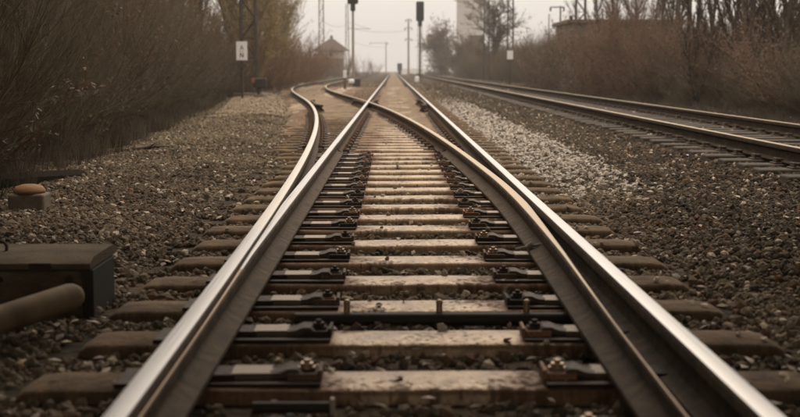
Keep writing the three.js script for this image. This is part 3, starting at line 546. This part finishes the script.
// ---------------------------------------------------------------- objects on the left foreground
{
  const t = thing('point_machine', 'low grey-brown point machine housing with overhanging lid beside the left rail', 'point machine', [-1.68, -0.1, -5.0]);
  // x right end at about -1.22; body runs out of frame to the left
  part('housing', new RoundedBoxGeometry(0.86, 0.27, 0.40, 3, 0.012), M.machine, t, [0, 0.135, 0]);
  part('lid', loft([[-0.45, 0], [0.475, 0]].map(([x]) => [[x, 0.262, 0.235], [x, 0.284, 0.235], [x, 0.304, 0.17], [x, 0.306, -0.17], [x, 0.284, -0.235], [x, 0.262, -0.235]]), true, 0.3), M.machine, t);
  part('cover_plate', box(0.05, 0.25, 0.38, 0.448, 0.13, 0, 0.01), M.darkSteel, t);
  for (const q of [-0.26, 0.1, 0.38]) part('bolt', new THREE.CylinderGeometry(0.016, 0.016, 0.014, 6).rotateX(Math.PI / 2), M.plate, t, [q, 0.215, 0.206]);
  part('lid_seam', box(0.92, 0.010, 0.012, 0.01, 0.252, 0.203, 0.002), M.darkSteel, t);
  for (const q of [-0.2, 0.28]) part('hinge', box(0.09, 0.035, 0.02, q, 0.272, 0.243, 0.004), M.plate, t);
  part('lifting_eye', new THREE.TorusGeometry(0.028, 0.007, 6, 14), M.plate, t, [0.05, 0.318, 0.02]);
  part('mounting_foot', box(0.16, 0.03, 0.56, 0.36, -0.02, 0, 0.006), M.plate, t);
}
{
  const t = thing('drain_pipe', 'thick tan pipe with rounded end lying in front of the point machine', 'pipe', [-1.3, -0.02, -4.5]);
  const a = V(-1.215, 0.10, -4.5), b = V(-1.75, 0.0, -3.75), rings = [], dir = b.clone().sub(a).normalize(), u = V(0, 1, 0).cross(dir).normalize(), w = dir.clone().cross(u);
  const L = a.distanceTo(b); for (const [s, k] of [[-0.052, 0.1], [-0.048, 0.4], [-0.038, 0.68], [-0.02, 0.9], [0, 1], [0.2, 1], [L * 0.5, 1], [L, 1]]) rings.push(Array.from({ length: 20 }, (_, i) => { const p = a.clone().addScaledVector(dir, s).addScaledVector(u, Math.cos(i / 20 * 6.2832) * 0.052 * k).addScaledVector(w, Math.sin(i / 20 * 6.2832) * 0.052 * k).sub(t.position); return [p.x, p.y, p.z]; }));
  part('pipe', loft(rings, true, 0.9), M.pipe, t);
}
{
  const p = at(30, 205, 8.4), t = thing('marker_post', 'squat grey concrete marker block with rusty orange cap by the left thicket', 'marker post', [p.x, -0.08, p.z]);
  part('block', new RoundedBoxGeometry(0.25, 0.2, 0.2, 3, 0.02), M.concrete, t, [0, 0.08, 0]);
  const cap = new THREE.LatheGeometry([[0, 0.06], [0.05, 0.058], [0.09, 0.045], [0.108, 0.022], [0.11, 0.004], [0.1, 0]].map(([x, y]) => new THREE.Vector2(x, y)).reverse(), 24); part('cap', cap, M.orange, t, [0, 0.181, 0]);
}
{
  const p = at(40, 176, 10.4), t = thing('fallen_log', 'dark fallen log lying behind the orange capped marker block', 'log', [p.x, -0.04, p.z], null, 0.75);
  part('trunk', loft([[-0.45, 0.07], [-0.44, 0.1], [-0.1, 0.105], [0.25, 0.1], [0.42, 0.09], [0.44, 0.05]].map(([x, r]) => Array.from({ length: 12 }, (_, i) => [x, Math.sin(i / 12 * 6.28) * r * (0.9 + 0.15 * Math.sin(i * 2.1)) + 0.03, Math.cos(i / 12 * 6.28) * r])), true, 0.8), std({ color: lin(0.035, 0.027, 0.018), roughness: 1, specularIntensity: 0.1, bumpMap: grain, bumpScale: 0.01 }), t);
}
{
  const a = at(134, 155.5, 14.5), b = at(172, 155, 14.9), t = thing('fallen_branch', 'thin dark branch lying on the ballast left of the curved rail', 'branch', [a.x, bedY(a.x, 14.5) + 0.03, a.z]);
  const L = b.x - a.x; part('stick', merge([tube([0, 0, 0], [L * 0.6, 0.03, -0.1], 0.022, 0.018, 7), tube([L * 0.6, 0.03, -0.1], [L, 0.02, -0.3], 0.018, 0.01, 7), tube([L * 0.45, 0.02, -0.07], [L * 0.75, 0.09, 0.15], 0.01, 0.005, 5)]), M.twigDark, t);
}

// ---------------------------------------------------------------- signs
function canvasTex(w, h, draw) { const c = document.createElement('canvas'); c.width = w; c.height = h; draw(c.getContext('2d'), w, h); const t = new THREE.CanvasTexture(c); t.colorSpace = THREE.SRGBColorSpace; return t; }
{
  const d = 40, p = at(242, 51, d), X = p.x, y0 = gy(X, d), t = thing('trackside_sign', 'white upright sign with two dark characters on a post before the left thicket', 'sign', [X, y0, -d]);
  const k = d / FPX, w = 11 * k, h = 18.5 * k, cy = p.y - y0;
  part('panel', box(w, h, 0.03, 0, cy, 0.05, 0.008), M.white, t);
  const face = canvasTex(128, 216, (c, W, H) => { c.fillStyle = '#efe8df'; c.fillRect(0, 0, W, H); c.textAlign = 'center'; c.textBaseline = 'middle'; c.fillStyle = '#77706a'; c.font = 'bold 76px sans-serif'; c.fillText('A', W / 2, 68); c.fillRect(36, 110, 56, 6); c.fillStyle = '#2c2622'; c.font = 'bold 76px sans-serif'; c.fillText('N', W / 2, 158); });
  const pg = new THREE.PlaneGeometry(w * 0.94, h * 0.95); part('lettering', pg, std({ map: face, roughness: 0.6 }), t, [0, cy, 0.0675]);
  part('post', tube([0, -0.2, 0], [0, cy + h * 0.5, 0], 0.035, 0.035, 10), M.mast, t);
  part('lower_plate', box(w * 0.85, 4 * k, 0.03, 0, cy - h / 2 - 5 * k, 0.05, 0.006), M.mast, t);
}
{
  const d = 62, p = at(510, 55, d), y0 = gy(p.x, d), k = d / FPX, t = thing('trackside_sign', 'small plain white sign before the right-hand thicket', 'sign', [p.x, y0, -d]);
  part('panel', box(6 * k, 8.5 * k, 0.03, 0, p.y - y0, 0.04, 0.006), M.white, t);
  part('post', tube([0, -0.2, 0], [0, p.y - y0 + 0.2, 0], 0.03, 0.03, 8), M.mast, t);
}
// dwarf signal lights and stones at the left
{
  const d = 42, p = at(259, 80, d), y0 = gy(p.x, d), t = thing('dwarf_signal', 'dark dwarf signal low on the ground right of the white sign', 'signal', [p.x, y0, -d]);
  part('housing', box(0.42, 0.34, 0.2, 0.05, 0.52, 0, 0.03), M.signalBlack, t); part('post', tube([0, -0.1, 0], [0, 0.4, 0], 0.05), M.mast, t);
  part('red_plate', box(0.1, 0.16, 0.03, -0.18, 0.62, 0.115, 0.01), std({ color: lin(0.35, 0.10, 0.06), roughness: 0.6 }), t); part('base', box(0.36, 0.14, 0.26, 0, 0.06, 0, 0.03), M.concrete, t);
}
// ---------------------------------------------------------------- light signals
function lightSignal(x, d, yTop, headW, headH, label, pole, base) {
  const p = at(x, yTop, d), y0 = gy(p.x, d), H = p.y - y0, t = thing('railway_signal', label, 'signal', [p.x, y0, -d]);
  part('pole', tube([0, -0.1, 0], [0, H - headH, 0], 0.085, 0.07, 12), pole, t);
  const s = new THREE.Shape(); const w = headW / 2; s.moveTo(-w + 0.06, 0); s.lineTo(w - 0.06, 0); s.lineTo(w, 0.08); s.lineTo(w, headH - 0.08); s.lineTo(w - 0.06, headH); s.lineTo(-w + 0.06, headH); s.lineTo(-w, headH - 0.08); s.lineTo(-w, 0.08);
  const g = new THREE.ExtrudeGeometry(s, { depth: 0.05, bevelEnabled: false }); const head = part('signal_head', g, M.signalBlack, t, [0, H - headH, 0.1]);
  part('lamp_box', box(headW * 0.7, headH * 0.8, 0.22, 0, H - headH / 2, 0.0, 0.02), M.signalBlack, t);
  for (const [lx, ly] of [[-0.14, 0.75], [0.14, 0.75], [0, 0.5], [-0.14, 0.25], [0.14, 0.25]]) part('lamp_hood', new THREE.CylinderGeometry(0.09, 0.09, 0.2, 12, 1, true, -1.7, 3.4).rotateX(Math.PI / 2), M.mast, head, [lx * headW / 0.66, ly * headH, 0.14]);
  part('neck_box', box(headW * 0.45, 0.42, 0.26, 0, H - headH - 0.2, 0, 0.03), M.signalBlack, t);
  part('base', box(0.5, 0.3, 0.5, 0, 0.1, 0, 0.04), M.concrete, t); if (base) part('ladder', merge([...[-0.17, 0.17].map((q) => bar([q, 0, -0.2], [q, H - headH, -0.2], 0.03)), ...steps(0.3, H - headH - 0.2, 14).map((y) => bar([-0.17, y, -0.2], [0.17, y, -0.2], 0.02))]), M.mast, t);
  return t;
}
lightSignal(420, 100, 1.5, 0.64, 1.6, 'tall black light signal on a dark pole between the main and right-hand tracks', M.mast, true);
lightSignal(352.8, 75, -12, 0.66, 0.98, 'black light signal on a pale pole left of the main track', M.mastPale, false);
{ const p = at(417, 77, 98), t = thing('boundary_stone', 'small whitewashed stone at the foot of the right light signal', 'stone', [p.x, gy(p.x, 98), -98]); part('stone', new RoundedBoxGeometry(0.34, 0.5, 0.3, 3, 0.1), M.white, t, [0, 0.2, 0]); }
{
  const d = 70, p = at(351.5, 78, d), t = thing('cable_box', 'white rounded cable box with a dark case behind it near the left signal', 'cable box', [p.x, gy(p.x, d), -d]);
  part('white_cover', new RoundedBoxGeometry(0.34, 0.28, 0.3, 3, 0.1), M.white, t, [0, 0.36, 0]); part('dark_case', new RoundedBoxGeometry(0.42, 0.46, 0.3, 2, 0.03), M.mast, t, [0.3, 0.28, -0.2]);
}
{
  const d = 62, p = at(345, 80, d), y0 = gy(p.x, d), t = thing('marker_post', 'short white topped marker post beside the branch rail', 'marker post', [p.x, y0, -d]);
  part('post', tube([0, -0.1, 0], [0, 0.62, 0], 0.075, 0.07, 8), std({ color: lin(0.16, 0.10, 0.05), roughness: 0.8 }), t); part('white_top', box(0.18, 0.4, 0.14, 0, 0.8, 0, 0.03), M.white, t);
}

// ---------------------------------------------------------------- lattice masts
function latticeMast(x, d, yTop, w0, w1, mat, label, arms = []) {
  const p = at(x, yTop, d), y0 = gy(p.x, d), H = p.y - y0, t = thing('catenary_mast', label, 'mast', [p.x, y0, -d]);
  const wAt = (y) => w0 + (w1 - w0) * y / H, th = 0.09;
  for (const [sx, sz] of [[-1, -1], [1, -1], [-1, 1], [1, 1]]) part('leg', bar([sx * w0 / 2, -0.2, sz * w0 / 3], [sx * w1 / 2, H, sz * w1 / 3], th), mat, t);
  const n = Math.round(H / (w0 * 1.1)), gs = [];
  for (let i = 0; i < n; i++) { const a = H * i / n, b = H * (i + 1) / n, s = i % 2 ? 1 : -1; for (const z of [-1, 1]) { gs.push(bar([-s * wAt(a) / 2, a, z * (wAt(a) / 3 + 0.012)], [s * wAt(b) / 2, b, z * (wAt(b) / 3 + 0.012)], 0.045, 0.03)); } for (const q of [-1, 1]) gs.push(bar([q * (wAt(b) / 2 + 0.012), b, -wAt(b) / 3], [q * (wAt(b) / 2 + 0.012), b, wAt(b) / 3], 0.04)); gs.push(bar([-wAt(b) / 2, b, wAt(b) / 3 + 0.03], [wAt(b) / 2, b, wAt(b) / 3 + 0.03], 0.04, 0.02)); }
  const br = part('bracing', merge(gs), mat, t);
  part('footing', box(w0 + 0.5, 0.4, w0 + 0.3, 0, -0.05, 0, 0.03), M.concrete, t);
  for (const [y, a, b] of arms) { const arm = part('arm', merge([bar([a, y, 0], [b, y, 0], 0.06), bar([0, y + 0.9, 0], [a + (b - a) * 0.9, y + 0.03, 0], 0.035)]), mat, t); }
  return t;
}
latticeMast(247, 44, -80, 0.62, 0.4, M.mast, 'dark lattice mast standing in the thicket directly behind the white sign');
latticeMast(321, 118, -30, 0.52, 0.36, M.mastPale, 'pale lattice mast above the left end of the far house roof');
latticeMast(347, 165, 4, 0.5, 0.3, M.mastPale, 'slender pale lattice mast just left of the left signal pole', [[6.5, 0, 3.2]]);
latticeMast(487, 105, -40, 0.5, 0.34, M.mast, 'dark lattice mast in front of the clumpy crowned tree');
latticeMast(511, 96, -40, 0.5, 0.34, M.mast, 'dark lattice mast right of the clumpy tree above the small white sign');
latticeMast(581.5, 78, -50, 0.72, 0.5, M.mast, 'dark lattice mast behind the left end of the flat roofed building');
latticeMast(686, 44, -80, 0.46, 0.36, M.mast, 'tall dark lattice mast at the right end of the flat roofed building');
function poleMast(x, d, yTop, r, label, arms, mat) {
  const p = at(x, yTop, d), y0 = gy(p.x, d), H = p.y - y0, t = thing('catenary_mast', label, 'mast', [p.x, y0, -d]);
  part('pole', tube([0, -0.2, 0], [0, H, 0], r, r * 0.7, 8), mat, t);
  for (const [y, a, b] of arms) part('arm', merge([bar([a, H - y, 0], [b, H - y, 0], 0.1), bar([a, H - y, 0], [a, H - y - 0.35, 0], 0.14), bar([b, H - y, 0], [b, H - y - 0.35, 0], 0.14)]), mat, t);
}
poleMast(408.5, 180, 19, 0.16, 'thin mast with three short crossarms left of the right signal', [[0.1, -0.4, 0.4], [1.3, -0.5, 0.5], [2.9, -0.45, 0.45]], M.mastPale);
poleMast(386, 260, 42, 0.13, 'faint thin mast above the vanishing point with one long arm', [[0.2, -3.4, 0.4]], M.mastPale);
poleMast(434.5, 240, 27, 0.12, 'faint thin mast left of the dome-shaped tree top', [[0.1, -0.5, 0.5]], M.mastPale);
poleMast(446.5, 230, 20, 0.14, 'faint thin mast rising behind the dome-shaped tree', [[0.2, -0.5, 0.5]], M.mastPale);
poleMast(560.5, 110, 6, 0.10, 'thin dark mast left of the flat roofed building', [[0.1, -0.9, 0.3]], M.mast);
poleMast(549, 140, 14, 0.08, 'slim bare pole rising behind the shrubs left of the flat roofed building', [], M.mast);
{
  const t = thing('overhead_wire', 'faint overhead wires running along the line above the far masts', 'overhead wire', [0, 0, 0]);
  const wire = (a, b) => { const pts = Array.from({ length: 13 }, (_, i) => { const k = i / 12; return V(a.x + (b.x - a.x) * k, a.y + (b.y - a.y) * k - 0.5 * 4 * k * (1 - k), a.z + (b.z - a.z) * k); }); part('wire', new THREE.TubeGeometry(new THREE.CatmullRomCurve3(pts), 24, 0.02, 4), M.mastPale, t); };
  wire(at(347, 27, 165), at(408, 30, 180)); wire(at(321, 20, 118), at(347, 24, 165)); wire(at(408, 40, 180), at(446, 32, 230)); wire(at(386, 46, 260), at(347, 40, 165));
}

// ---------------------------------------------------------------- buildings
{
  const d = 200, k = d / FPX, p = at(331, 70, d), t = thing('signal_house', 'small hip roofed house with pale wall and round window far left of the line', 'house', [p.x, gy(p.x, d), -d]);
  const y0 = t.position.y, yEave = at(331, 50.5, d).y - y0, yRidge = at(331, 38.5, d).y - y0, yBand = at(331, 58.5, d).y - y0, W = 25 * k;
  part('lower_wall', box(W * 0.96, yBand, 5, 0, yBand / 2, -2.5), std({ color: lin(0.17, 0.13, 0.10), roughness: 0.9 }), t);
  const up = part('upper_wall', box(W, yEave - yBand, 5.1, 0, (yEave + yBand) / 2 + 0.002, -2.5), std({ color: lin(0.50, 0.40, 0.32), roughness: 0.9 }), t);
  part('round_window', new THREE.CylinderGeometry(0.28, 0.28, 0.06, 20).rotateX(Math.PI / 2), M.darkSteel, up, [0, yEave - 0.62, 0.06]);
  for (const q of [-1.1, 0, 1.1]) part('window', box(0.55, 0.75, 0.05, q, yBand * 0.55, 0.01), M.darkSteel, t);
  const e = W / 2 + 0.95, h = yRidge - yEave, rf = new THREE.BufferGeometry(), A = [-e, 0, 0.7], B = [e, 0, 0.7], Cc = [e, 0, -5.7], D = [-e, 0, -5.7], E = [-0.35, h, -1.8], F = [0.35, h, -1.8], E2 = [-0.35, h, -3.2], F2 = [0.35, h, -3.2];
  const f = [A, B, F, A, F, E, B, Cc, F2, B, F2, F, Cc, D, E2, Cc, E2, F2, D, A, E, D, E, E2, E, F, F2, E, F2, E2, A, D, Cc, A, Cc, B]; rf.setAttribute('position', new THREE.Float32BufferAttribute(f.flat(), 3)); rf.setAttribute('uv', new THREE.Float32BufferAttribute(f.flatMap((q) => [q[0], q[2]]), 2)); rf.computeVertexNormals();
  const roof = part('roof', rf, std({ color: lin(0.105, 0.07, 0.05), roughness: 0.9 }), t, [0, yEave, 0]);
  part('chimney', box(0.45, 0.7, 0.45, 0, h + 0.2, -2.5), M.concrete, roof);
}
{
  const d = 480, k = d / FPX, x0 = latAt(458, d), x1 = latAt(482.5, d), W = x1 - x0, H = at(470, -22, d).y + 0.4, t = thing('tower_block', 'tall pale concrete block rising behind the trees right of the signal', 'building', [(x0 + x1) / 2, -0.4, -d]);
  part('wall', box(W, H, 14, 0, H / 2, -7), std({ color: lin(0.42, 0.38, 0.33), roughness: 0.9 }), t);
  const panel = box(W - 0.3, 2.6, 0.12, 0, 0, 0.05), pm = std({ color: lin(0.46, 0.415, 0.36), roughness: 0.9 });
  for (let i = 0; i < Math.floor(H / 2.9); i++) part('panel', panel, pm, t, [0, 1.5 + i * 2.9, 0]);
  for (const q of [-0.3, 0.3]) part('pilaster', box(0.5, H - 1, 0.25, q * W, H / 2, 0.13), pm, t);
}
{
  const d = 250, k = d / FPX, x0 = latAt(469, d), x1 = latAt(483.5, d), W = x1 - x0, H = at(470, 36.5, d).y + 0.3, t = thing('shed', 'dark flat roofed shed at the foot of the tall pale block', 'shed', [(x0 + x1) / 2, -0.3, -d]);
  part('wall', box(W * 0.94, H, 4, 0, H / 2, -2), M.mast, t); part('roof', box(W, 0.25, 4.6, 0, H + 0.127, -2), M.darkSteel, t); part('door', box(0.9, 2, 0.06, 0, 1, 0.02), M.concrete, t);
}
{
  const d = 58, x0 = latAt(567, d), x1 = latAt(683, d), W = x1 - x0, y0 = -0.1, H = at(620, 19.5, d).y - y0, t = thing('flat_roofed_building', 'low brown flat roofed building half hidden behind the right-hand shrubs', 'building', [(x0 + x1) / 2, y0, -d]);
  part('wall', box(W - 0.2, H - 0.18, 5, 0, (H - 0.18) / 2, -2.5), std({ map: tex(512, 256, (u, v) => { const a = fbm(u * 8, v * 6, 71, 5); return mix3([0.095, 0.066, 0.045], [0.155, 0.108, 0.075], clamp(0.5 + a * 1.4, 0, 1)); }), roughness: 0.95 }), t);
  const roof = part('roof', box(W + 0.1, 0.18, 5.4, 0, H - 0.088, -2.5, 0.02), std({ color: lin(0.10, 0.07, 0.048), roughness: 0.9 }), t); part('vent', tube([-W / 2 + 0.3, H, -1], [-W / 2 + 0.3, H + 0.22, -1], 0.09), M.darkSteel, roof);
  for (const q of [-1.4, 0.3, 1.9]) part('window', box(0.8, 0.7, 0.06, q, 1.7, 0.02), M.darkSteel, t);
}
{
  const d = 265, x0 = latAt(398, d), x1 = latAt(428, d), t = thing('platform', 'low pale platform edge far down the line by the vanishing point', 'platform', [(x0 + x1) / 2, -0.2, -d]);
  part('slab', box(x1 - x0, 1.5, 2.5, 0, 0.75, 0, 0.03), M.white, t);
}
{
  const d = 255, p = at(394.6, 70, d), t = thing('trackside_cabinet', 'small dark cabinet on a post close to the vanishing point', 'cabinet', [latAt(394.9, d) + 1.0, -0.1, -d]);
  part('case', box(1.0, 1.5, 0.6, 0, 1.7, 0, 0.05), M.signalBlack, t); part('pedestal', box(0.7, 1.0, 0.45, 0, 0.45, 0, 0.03), M.mast, t);
}

// ---------------------------------------------------------------- unseen bridge and walls, added around the viewpoint to dim foreground and sides
{
  const t = thing('added_shade_bridge', 'unseen concrete bridge added over the viewpoint to shade the foreground', 'bridge', [0.3, 0, 0]);
  part('added_deck', box(19, 0.7, 13, 0, 5.05, 0), M.concrete, t);
  for (let i = 0; i < 6; i++) part('added_girder', box(19, 0.6, 0.5, 0, 4.398, -5.9 + i * 2.3), M.concrete, t);
  for (const s of [-1, 1]) {
    part('added_parapet', box(19, 1.0, 0.25, 0, 5.901, s * 6.3), M.concrete, t);
    const x = s < 0 ? -5.0 : 5.7, far = s < 0 ? -3 : -9;
    part('added_abutment', box(0.8, 5.1, 13, x + s * 0.4, 2.13, 0), M.concrete, t);
    part('added_wing_wall', loft([[-6.5, 4.8], [-6.5 + far * 0.5, 4.0], [-6.5 + far, 2.4]].map(([z, h]) => { const q = x + s * (0.15 + (-6.5 - z) * 0.05); return [[q - 0.22, -0.4, z - 0.01], [q + 0.22, -0.4, z - 0.01], [q + 0.22, h, z - 0.01], [q - 0.22, h, z - 0.01]]; })), M.concrete, t);
  }
}
renderer.render(scene, camera);
